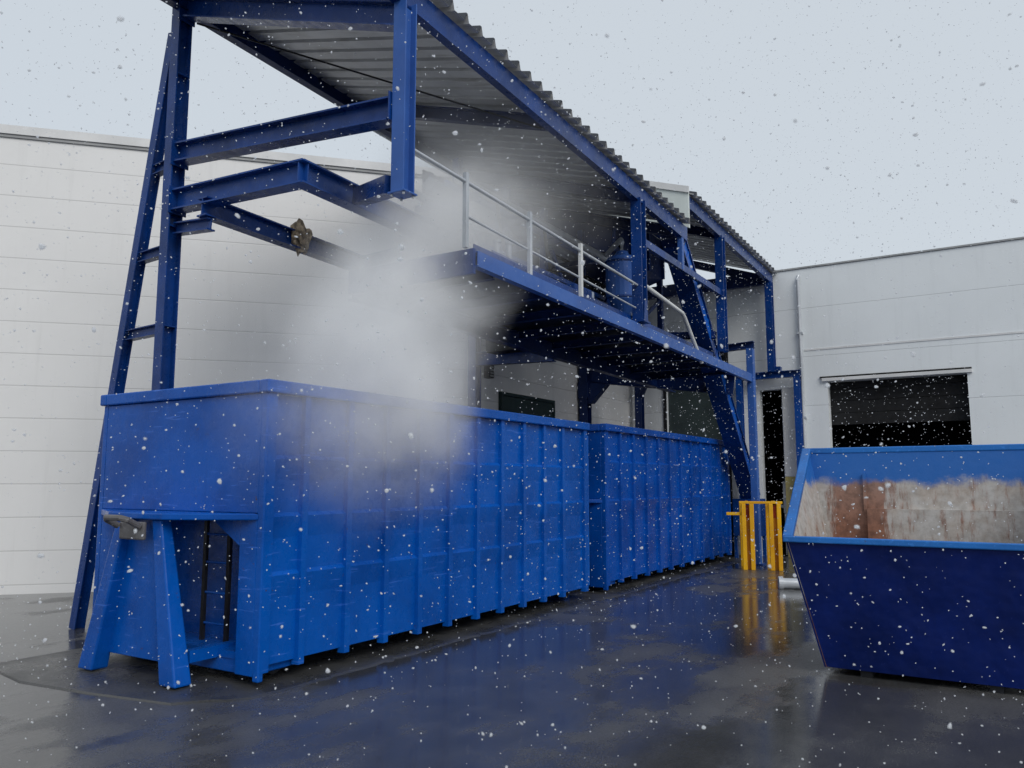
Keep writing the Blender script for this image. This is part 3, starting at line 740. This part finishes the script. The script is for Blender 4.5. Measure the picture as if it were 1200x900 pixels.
# ------------------------------------------------------------------ roll-off containers
CY0, CY1 = 5.52, 8.0
def container(name, label, x0, x1, zt, ribs, mat, ledges, front_hook=True):
    root = thing(name, ((x0+x1)/2, (CY0+CY1)/2, .035), label, 'container', 'blue roll-off containers under the canopy')
    T = .05
    ZB = .17
    # long side walls: pressed panels between proud ribs
    for side in (0, 1):
        yo = CY0 if side == 0 else CY1
        sg = 1 if side == 0 else -1              # inward
        bm = BM()
        # panel profile with swaged ledges (z, depth inward from outer face)
        prof = [(ZB, .045)]
        for k, z in enumerate(sorted(ledges)):
            prof += [(z-.20, .044), (z-.012, .016), (z+.020, .049)]
        prof += [(zt-.12, .040)]
        n = len(ribs)
        for a, b in zip(ribs, ribs[1:]):
            va = [bm.verts.new((a, yo + sg*dp, z)) for z, dp in prof]
            vb = [bm.verts.new((b, yo + sg*dp, z)) for z, dp in prof]
            wa = [bm.verts.new((a, yo + sg*(T+.05), z)) for z, dp in prof]
            wb = [bm.verts.new((b, yo + sg*(T+.05), z)) for z, dp in prof]
            for i in range(len(prof)-1):
                bm.faces.new((va[i], vb[i], vb[i+1], va[i+1])); bm.faces.new((wa[i], wb[i], wb[i+1], wa[i+1]))
            bm.faces.new((va[0], vb[0], wb[0], wa[0])); bm.faces.new((va[-1], vb[-1], wb[-1], wa[-1]))
        obj('side_panel', bm, mat, root)
        for i, x in enumerate(ribs):
            w = .045 if 0 < i < n-1 else .06
            bm = BM()
            xa, xb = max(x-w, x0), min(x+w, x1)
            y0, y1 = sorted((yo, yo + sg*.046))
            # folded rib: narrower at its face
            c = .010
            yf, yb = yo, yo + sg*.075
            hexa(bm, [(xa+c,yf,.12),(xb-c,yf,.12),(xb,yb,.12),(xa,yb,.12),(xa+c,yf,zt-.115),(xb-c,yf,zt-.115),(xb,yb,zt-.115),(xa,yb,zt-.115)])
            obj('rib', bm, mat, root)
    # rims
    for side in (0, 1):
        yo = CY0 if side == 0 else CY1
        bm = BM(); y0, y1 = (yo-.035, yo+.085) if side == 0 else (yo-.085, yo+.035)
        box(bm, x0-.03, x1+.03, y0, y1, zt-.115, zt); obj('top_rim', bm, mat, root, .014)
    for x in (x0, x1):
        bm = BM(); box(bm, x-.035 if x == x0 else x-.06, x+.06 if x == x0 else x+.035, CY0+.087, CY1-.087, zt-.116, zt-.002); obj('top_rim', bm, mat, root, .014)
    # floor and load
    bm = BM(); box(bm, x0+.05, x1-.05, CY0+.1, CY1-.1, .2, .26); obj('floor', bm, mat, root)
    # under-frame runners, roller wheels
    for y in (CY0+.72, CY1-.72):
        bm = BM(); ibeam(bm, (x0+.1, y, .115), (x1-.05, y, .115), .1, .16); obj('runner', bm, M['dark_steel'], root)
    for x in (x0+.35, x1-.35):
        for y in (CY0+.28, CY1-.28):
            bm = BM(); ring(bm, (x, y, .125), (0,1,0), .03, .09, .16, 20); tube(bm, (x, y-.1, .125), (x, y+.1, .125), .029, 12); obj('roller', bm, M['dark_steel'], root)
    # rear door end
    bm = BM(); box(bm, x1-.06, x1-.005, CY0+.10, CY1-.10, .15, zt-.12); obj('rear_door', bm, mat, root, .01)
    for y in (CY0+.03, CY1-.03):
        bm = BM(); tube(bm, (x1+.03, y, .2), (x1+.03, y, zt-.2), .03, 10); obj('hinge_bar', bm, mat, root)
    # front wall: upper wall flush, recess below with hook frame
    ym = (CY0+CY1)/2
    bm = BM()
    box(bm, x0, x0+.05, CY0+.078, CY1-.078, 1.46, zt-.118)
    obj('front_wall', bm, mat, root, .008)
    bm = BM(); box(bm, x0+.46, x0+.51, CY0+.15, CY1-.15, .14, 1.46); box(bm, x0+.051, x0+.46, CY0+.15, CY1-.15, 1.44, 1.49); box(bm, x0+.06, x0+.46, CY0+.15, CY1-.15, .08, .22)
    obj('recess_wall', bm, mat, root, .008)
    # cheeks closing the recess at both sides, flank plates and chamfered heads
    for yo, s in ((CY0, 1), (CY1, -1)):
        Y = lambda v: yo + s*v
        def bx(bm, xa, xb, ya, yb, za, zb):
            box(bm, xa, xb, min(Y(ya), Y(yb)), max(Y(ya), Y(yb)), za, zb)
        bm = BM(); bx(bm, x0+.051, x0+.51, .102, .14, .10, 1.459); obj('cheek', bm, mat, root, .006)
        bm = BM(); bx(bm, x0, x0+.05, .079, .30, .09, 1.455); obj('flank_plate', bm, mat, root, .008)
        bm = BM(); bx(bm, x0, x0+.058, .002, .077, .05, zt-.118); obj('corner_post', bm, mat, root, .012)
        bm = BM()
        hexa(bm, [(x0+.004,Y(.301),1.18),(x0+.045,Y(.301),1.18),(x0+.045,Y(.31),1.18),(x0+.004,Y(.31),1.18),(x0+.004,Y(.301),1.455),(x0+.045,Y(.301),1.455),(x0+.045,Y(.78),1.455),(x0+.004,Y(.78),1.455)])
        obj('corner_gusset', bm, mat, root)
    if front_hook:
        # overhanging shelf out to the hook, A-frame legs, hook bar
        bm = BM()
        hexa(bm, [(x0-.002,CY0+.06,1.40),(x0-.002,CY1-.06,1.40),(x0-.40,ym+.40,1.40),(x0-.40,ym-.40,1.40),(x0-.002,CY0+.06,1.46),(x0-.002,CY1-.06,1.46),(x0-.40,ym+.40,1.46),(x0-.40,ym-.40,1.46)])
        obj('hook_shelf', bm, mat, root, .012)
        for s in (-1, 1):
            bm = BM(); p0 = Vector((x0-.30, ym+s*.18, 1.40)); p1 = Vector((x0-.34, ym+s*.50, -.02 + .06))
            hexa(bm, [(x0-.42,ym+s*.50,.024),(x0-.25,ym+s*.50,.024),(x0-.25,ym+s*.72,.024),(x0-.42,ym+s*.72,.024),
                      (x0-.36,ym+s*.20,1.398),(x0-.25,ym+s*.20,1.398),(x0-.25,ym+s*.33,1.398),(x0-.36,ym+s*.33,1.398)])
            obj('frame_leg', bm, mat, root, .015)
            bm = BM(); beam(bm, (x0-.23, ym+s*.60, .24), (x0+.36, ym+s*.60, .24), .09, .1); obj('frame_stay', bm, mat, root)
        bm = BM(); hexa(bm, [(x0-.28,ym-.55,.17),(x0-.25,ym-.55,.17),(x0-.25,ym+.55,.17),(x0-.28,ym+.55,.17),(x0-.28,ym-.25,1.396),(x0-.25,ym-.25,1.396),(x0-.25,ym+.25,1.396),(x0-.28,ym+.25,1.396)]); obj('centre_panel', bm, mat, root, .006)
        bm = BM(); box(bm, x0-.44, x0-.40, ym-.20, ym+.16, 1.22, 1.38); pl = obj('hook_plate', bm, M['worn_steel'], root, .015)
        bm = BM(); path_tube(bm, [(x0-.45, ym-.16, 1.34), (x0-.56, ym-.16, 1.40), (x0-.60, ym-.10, 1.42), (x0-.60, ym+.10, 1.42), (x0-.56, ym+.16, 1.40), (x0-.45, ym+.16, 1.34)], .028); obj('hook_bar', bm, M['worn_steel'], pl)
        # ladder in the recess
        lad_y = (CY0+.74, CY0+1.08)
        bm = BM()
        for y in lad_y: box(bm, x0+.24, x0+.27, y-.022, y+.022, .25, 1.435)
        ld = obj('ladder', bm, M['dark_steel'], root)
        bm = BM()
        for z in (.42, .70, .98, 1.24): tube(bm, (x0+.255, lad_y[0]+.023, z), (x0+.255, lad_y[1]-.023, z), .012, 8)
        obj('ladder_rung', bm, mat, ld)
    return root
M['worn_steel'] = painted('worn_wet_steel', (.13,.13,.14), (.06,.05,.045), .4, wear=.55)
ribs1 = [4.86, 5.28, 5.86, 6.42, 6.97, 7.52, 8.08, 8.62, 9.16, 9.70, 10.24, 10.94]
container('roll_off_container', 'near blue roll-off container, steam spilling over its front corner', 4.8, 11.0, 2.63, ribs1, M['container_blue'], (.93, 1.44, 1.95))
ribs2 = [11.70, 12.24, 12.78, 13.35, 13.92, 14.48, 15.06, 15.64, 16.24, 16.86, 17.48, 18.06]
container('roll_off_container', 'far blue roll-off container standing behind the steaming one', 11.64, 18.12, 2.66, ribs2, M['container_blue_b'], (1.44, 2.06), True)

# ------------------------------------------------------------------ skip at the right
def dented():
    m = M['navy'].copy(); m.name = 'dented_navy_paint'
    t = m.node_tree; bp = t.nodes['Principled BSDF']
    g = t.nodes.new('ShaderNodeNewGeometry'); n = t.nodes.new('ShaderNodeTexNoise'); n.inputs['Scale'].default_value = 1.9; n.inputs['Detail'].default_value = 3
    b = t.nodes.new('ShaderNodeBump'); b.inputs['Strength'].default_value = .5; b.inputs['Distance'].default_value = .12
    t.links.new(g.outputs['Position'], n.inputs['Vector']); t.links.new(n.outputs['Fac'], b.inputs['Height']); t.links.new(b.outputs[0], bp.inputs['Normal'])
    return m
M['navy_dented'] = dented()

def skip():
    root = thing('tipping_skip', (8.6, .75, .05), 'dark navy skip with a pale blue rim and rusty inside at right', 'skip')
    YL, YR = 1.82, -.32                       # rim left, right
    bl, br = 1.58, -.08                       # floor left, right
    F0, F1 = Vector((7.66, 0, 1.215)), Vector((7.93, 0, .06))      # lip, toe
    B0, B1 = Vector((9.15, 0, 2.055)), Vector((9.0, 0, .06))
    t = .03
    outer = lambda y, p: Vector((p.x, y, p.z))
    # outer shell (front, two sides, back)
    def plate(bm, q, nrm, th):
        n = Vector(nrm).normalized()*th
        hexa(bm, [*(Vector(v) for v in q), *(Vector(v)+n for v in q)])
    fl, fr = outer(YL, F0), outer(YR, F0); tl, tr = outer(bl, F1), outer(br, F1)
    kl, kr = outer(YL+.10, B0), outer(YR-.10, B0); hl, hr = outer(bl, B1), outer(br, B1)
    bm = BM(); plate(bm, (tl, tr, fr, fl), (1,0,.2), t); obj('front_plate', bm, M['navy_dented'], root, .004)
    bm = BM(); plate(bm, (hl, hr, kr, kl), (-1,0,0), t); obj('back_plate', bm, M['skip_in'], root)
    for a, b, c, d, n in ((tl, hl, kl, fl, (0,-1,.1)), (tr, hr, kr, fr, (0,1,.1))):
        bm = BM(); plate(bm, (a, b, c, d), n, t); obj('side_plate', bm, M['skip_in'], root)
    bm = BM(); hexa(bm, [(7.95,br+.03,.06),(8.98,br+.03,.06),(8.98,bl-.03,.06),(7.95,bl-.03,.06),(7.95,br+.03,.10),(8.98,br+.03,.10),(8.98,bl-.03,.10),(7.95,bl-.03,.10)]); obj('floor', bm, M['skip_in'], root)
    # outer skin in navy on sides and back
    bm = BM(); plate(bm, (hl+Vector((.012,0,0)), hr+Vector((.012,0,0)), kr+Vector((.012,0,0)), kl+Vector((.012,0,0))), (1,0,0), .012); obj('back_skin', bm, M['navy'], root)
    bm = BM()
    o = Vector((0,.004,0))
    plate(bm, (tl+o, hl+o, kl+o, fl+o), (0,1,-.1), .012); obj('side_skin', bm, M['navy'], root)
    bm = BM(); plate(bm, (tr-o, hr-o, kr-o, fr-o), (0,-1,-.1), .012); obj('side_skin', bm, M['navy'], root)
    # rim
    bm = BM(); beam(bm, fl+Vector((0,.03,0)), fr+Vector((0,-.03,0)), .07, .055); obj('rim', bm, M['skip_rim'], root, .01)
    bm = BM(); beam(bm, kl+Vector((0,.05,.01)), kr+Vector((0,-.05,.01)), .08, .06); obj('rim', bm, M['skip_rim'], root, .01)
    for a, b in ((fl, kl), (fr, kr)):
        bm = BM(); beam(bm, a+Vector((.03,0,.005)), b+Vector((-.03,0,.012)), .09, .06); obj('rim', bm, M['skip_rim'], root, .01)
    # inner rib and ledge on the back wall
    bm = BM(); hexa(bm, [(9.02,1.33,.14),(9.04,1.33,.14),(9.04,1.36,.14),(9.02,1.36,.14),(9.06,1.33,1.82),(9.10,1.33,1.82),(9.10,1.36,1.82),(9.06,1.36,1.82)]); obj('inner_rib', bm, M['skip_in'], root)
    bm = BM(); hexa(bm, [(8.90,-.1,.12),(8.98,-.1,.12),(8.98,1.32,.12),(8.90,1.32,.12),(8.98,-.25,1.46),(9.10,-.25,1.46),(9.10,1.32,1.46),(8.98,1.32,1.46)]); obj('inner_liner', bm, M['skip_in'], root)
    # runners
    for y in (.25, 1.25):
        bm = BM(); beam(bm, (7.98, y, .03), (8.98, y, .03), .1, .058); obj('runner', bm, M['dark_steel'], root)
skip()

# ------------------------------------------------------------------ yellow guard, frame, pipe on the ground
def guard():
    root = thing('crash_guard', (16.5, 4.4, 0), 'yellow steel crash guard around the foot of the blue post', 'guard')
    c = Vector((16.25, 4.72)); d = Vector((.47, -.82)).normalized(); d = Vector((.30, -.95)).normalized(); n = Vector((-d.y, d.x))
    if n.x < 0: n = -n
    def P(a, b, z): q = c + d*a + n*b; return Vector((q.x, q.y, z))
    for a in (0, .52):
        for off in (0., .15):
            bm = BM(); section(bm, P(a+off+.035, 0, 0), P(a+off+.035, 0, 1.30), [(-.04,-.05),(.04,-.05),(.04,.05),(-.04,.05)], up=(n.x, n.y, 0)); obj('post', bm, M['yellow'], root, .008)
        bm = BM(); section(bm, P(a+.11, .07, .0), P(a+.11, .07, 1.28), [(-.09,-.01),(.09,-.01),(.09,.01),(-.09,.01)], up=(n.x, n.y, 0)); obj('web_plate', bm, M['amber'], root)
        bm = BM(); section(bm, P(a+.11, .055, 1.02), P(a+.11, .055, 1.27), [(-.03,-.004),(.03,-.004),(.03,.004),(-.03,.004)], up=(n.x, n.y, 0)); obj('reflector', bm, M['red'], root)
        for off in (0., .22):
            bm = BM(); section(bm, P(a+off, .62, 0), P(a+off, .62, 1.30), [(-.035,-.035),(.035,-.035),(.035,.035),(-.035,.035)], up=(n.x, n.y, 0)); obj('post', bm, M['yellow'], root, .008)
        bm = BM(); beam(bm, P(a+.11, .06, 1.325), P(a+.11, .66, 1.325), .06, .045); obj('side_rail', bm, M['yellow'], root, .006)
    bm = BM(); beam(bm, P(-.05, 0, 1.326), P(.78, 0, 1.326), .07, .05); obj('top_rail', bm, M['yellow'], root, .008)
    bm = BM(); beam(bm, P(-.30, .02, 1.10), P(-.01, .02, 1.10), .04, .06); obj('stub_rail', bm, M['yellow'], root, .006)
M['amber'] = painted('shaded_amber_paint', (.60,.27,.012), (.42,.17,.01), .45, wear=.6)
guard()

def goal_frame():
    root = thing('door_goalpost', (19.3, 4.7, 0), 'blue goalpost frame around the narrow dark doorway in the white hall', 'frame')
    SB = M['steel_blue']
    for y in (4.20, 5.55):
        bm = BM(); ibeam(bm, (19.28, y, 0), (19.28, y, 4.17), .14, .16, .014, .012, up=(1,0,0)); c = obj('post', bm, M['bright_steel'], root)
        bm = BM(); box(bm, 19.17, 19.39, y-.11, y+.11, 0, .02); obj('base_plate', bm, SB, c)
    bm = BM(); ibeam(bm, (19.28, 4.11, 4.25), (19.28, 5.63, 4.25), .14, .16); obj('header', bm, SB, root)
    bm = BM(); box(bm, 19.2, 19.36, 4.55, 4.72, 4.332, 4.44); obj('beacon_box', bm, SB, root, .01)
goal_frame()

def ground_pipe():
    root = thing('drain_pipe', (13.8, 3.2, 0), 'short wet grey pipe lying on the asphalt between guard and skip', 'pipe')
    bm = BM(); ring(bm, (13.85, 3.1, .085), (.35,-.94,0), .065, .085, .62, 20); obj('barrel', bm, M['galv'], root)
    bm = BM(); ring(bm, (13.74, 3.39, .085), (.35,-.94,0), .066, .112, .07, 20); obj('collar', bm, M['galv'], root)
ground_pipe()

# ------------------------------------------------------------------ steam (a volume) and falling snow
def steam():
    x0, x1, y0, y1, z0, z1 = 3.9, 11.6, 4.0, 8.15, .9, 7.0
    bm = BM(); box(bm, x0, x1, y0, y1, z0, z1)
    m = bpy.data.materials.new('steam'); m.use_nodes = True
    t = m.node_tree; t.nodes.clear()
    s = NT.__new__(NT); s.m = m; s.t = t; s.n = t.nodes; s.l = t.links
    s.out = t.nodes.new('ShaderNodeOutputMaterial')
    s.pos = t.nodes.new('ShaderNodeNewGeometry').outputs['Position']
    # swirl the position a little
    nz = t.nodes.new('ShaderNodeTexNoise'); nz.inputs['Scale'].default_value = 1.1; nz.inputs['Detail'].default_value = 4; s.l.new(s.pos, nz.inputs['Vector'])
    sub = t.nodes.new('ShaderNodeVectorMath'); sub.operation = 'SUBTRACT'; s.l.new(nz.outputs['Color'], sub.inputs[0]); sub.inputs[1].default_value = (.5,.5,.5)
    mad = t.nodes.new('ShaderNodeVectorMath'); mad.operation = 'MULTIPLY_ADD'; s.l.new(sub.outputs[0], mad.inputs[0]); mad.inputs[1].default_value = (.8,.8,.8); s.l.new(s.pos, mad.inputs[2])
    total = None
    for c, r, a in STEAM:
        v = t.nodes.new('ShaderNodeVectorMath'); v.operation = 'SUBTRACT'; s.l.new(mad.outputs[0], v.inputs[0]); v.inputs[1].default_value = c
        w = t.nodes.new('ShaderNodeVectorMath'); w.operation = 'DIVIDE'; s.l.new(v.outputs[0], w.inputs[0]); w.inputs[1].default_value = r
        ln = t.nodes.new('ShaderNodeVectorMath'); ln.operation = 'LENGTH'; s.l.new(w.outputs[0], ln.inputs[0])
        d = s.ramp(ln.outputs['Value'], 0.05, 1.0, a, 0)
        total = d if total is None else s.math('ADD', total, d)
    n2 = s.noise(1.9, 6, .65, vec=mad.outputs[0])
    dens = s.math('MULTIPLY', total, s.ramp(n2, .30, .70, .5, 1.45))
    pv = t.nodes.new('ShaderNodeVolumePrincipled')
    pv.inputs['Color'].default_value = (.985,.993,1,1); pv.inputs['Anisotropy'].default_value = -.2
    s.l.new(dens, pv.inputs['Density'])
    s.l.new(pv.outputs[0], s.out.inputs['Volume'])
    o = obj('steam_plume', bm, m)
    tag(o, 'pale steam cloud rising from the near blue container', 'steam', kind='stuff')
STEAM = [((6.6,5.6,3.4), (1.45,1.1,1.75), 2.5),
         ((5.9,5.35,2.6), (1.75,1.05,1.65), 1.0),
         ((7.2,5.4,4.4), (1.3,1.0,1.2), 2.0),
         ((7.9,5.6,4.9), (1.6,1.3,1.3), .9),
         ((9.0,5.8,5.7), (2.5,1.7,1.4), .33)]
steam()

def snow():
    rnd = random.Random(11)
    ico_v = []; ph = (1+5**.5)/2
    for a, b in ((-1,ph),(1,ph),(-1,-ph),(1,-ph)):
        ico_v += [Vector((a,b,0)), Vector((0,a,b)), Vector((b,0,a))]
    ico_v = [v.normalized() for v in ico_v]
    bmi = BM()
    bmesh.ops.create_icosphere(bmi, subdivisions=1, radius=1)
    base = [v.co.copy() for v in bmi.verts]
    faces = [tuple(v.index for v in f.verts) for f in bmi.faces]
    bmi.free()
    V, Fc = [], []
    cam = Vector((0,0,1.73))
    N = 46000
    k = 0
    while k < N:
        p = Vector((rnd.uniform(-1.5, 15), rnd.uniform(-5, 9), rnd.uniform(.02, 8)))
        if (p-cam).length < 1.5: continue
        if 5 < p.x < 19.4 and 5.0 < p.y < 8.4 and p.z < 7.4 and rnd.random() < .8: continue      # sheltered by the roofs
        if CY0-.05 < p.y < 8.05 and 4.7 < p.x < 18.2 and p.z < 2.7: continue
        k += 1
        q = rnd.random()
        r = .0030 + .0034*rnd.random() + (.0055*rnd.random() if q > .82 else 0)
        rot = Matrix.Rotation(rnd.uniform(0, 6.28), 3, Vector((rnd.uniform(-1,1), rnd.uniform(-1,1), rnd.uniform(-1,1)+.01)))
        sc = (rnd.uniform(.6, 1.3), rnd.uniform(.6, 1.2), rnd.uniform(.4, .9))
        o = len(V)
        for b in base:
            j = 1 + rnd.uniform(-.32, .32)
            V.append(tuple(p + rot @ Vector((b.x*sc[0], b.y*sc[1], b.z*sc[2]))*r*j))
        Fc += [tuple(i+o for i in f) for f in faces]
    me = bpy.data.meshes.new('falling_snow'); me.from_pydata(V, [], Fc); me.materials.append(M['snow'])
    for pl in me.polygons: pl.use_smooth = True
    ob = bpy.data.objects.new('falling_snow', me); COL.objects.link(ob)
    tag(ob, 'white snowflakes falling all over the wet yard', 'snow', kind='stuff')
snow()

# ------------------------------------------------------------------ camera, world, sun
cam = bpy.data.cameras.new('camera'); co = bpy.data.objects.new('camera', cam); COL.objects.link(co)
cam.sensor_fit = 'HORIZONTAL'; cam.sensor_width = 36; cam.lens = 36*940/1200
cam.dof.use_dof = True; cam.dof.focus_distance = 9.0; cam.dof.aperture_fstop = 6.5
cam.clip_start = .05; cam.clip_end = 2000
co.location = (0, 0, 1.73)
co.rotation_euler = (math.pi/2 + math.atan(115/940), 0, R(32) - math.pi/2)
S.camera = co

SUN_EL, SUN_AZ = 40, -122          # azimuth: direction the light comes from, measured from +X towards +Y
w = bpy.data.worlds.new('World'); S.world = w; w.use_nodes = True
nt = w.node_tree; bg = nt.nodes['Background']
sky = nt.nodes.new('ShaderNodeTexSky'); sky.sky_type = 'NISHITA'; sky.sun_disc = False
sky.sun_elevation = R(SUN_EL); sky.sun_rotation = R(90 - SUN_AZ); sky.dust_density = 6; sky.air_density = 1.2; sky.altitude = 200
mx = nt.nodes.new('ShaderNodeMix'); mx.data_type = 'RGBA'; mx.inputs['Factor'].default_value = .88
mx.inputs[7].default_value = (6.6, 7.2, 7.8, 1)         # even snow cloud over the blue
nt.links.new(sky.outputs[0], mx.inputs[6]); nt.links.new(mx.outputs[2], bg.inputs['Color'])
bg.inputs['Strength'].default_value = .1

sl = bpy.data.lights.new('sun', 'SUN'); so = bpy.data.objects.new('sun', sl); COL.objects.link(so)
sl.energy = 1.5; sl.angle = R(35); sl.color = (1, .97, .92)
dv = Vector((math.cos(R(SUN_EL))*math.cos(R(SUN_AZ)), math.cos(R(SUN_EL))*math.sin(R(SUN_AZ)), math.sin(R(SUN_EL))))
so.rotation_euler = (-dv).to_track_quat('-Z', 'Y').to_euler()
so.location = (5, -5, 20)

S.view_settings.view_transform = 'Standard'; S.view_settings.look = 'None'
S.view_settings.exposure = 0; S.view_settings.gamma = 1
S.view_settings.use_curve_mapping = False
S.render.engine = 'CYCLES'
c = S.cycles
c.use_denoising = True
try: c.denoiser = 'OPENIMAGEDENOISE'
except Exception: pass
c.max_bounces = 24; c.diffuse_bounces = 4; c.glossy_bounces = 4; c.volume_bounces = 24; c.transparent_max_bounces = 8
c.volume_step_rate = .6; c.volume_max_steps = 256
c.sample_clamp_indirect = 6
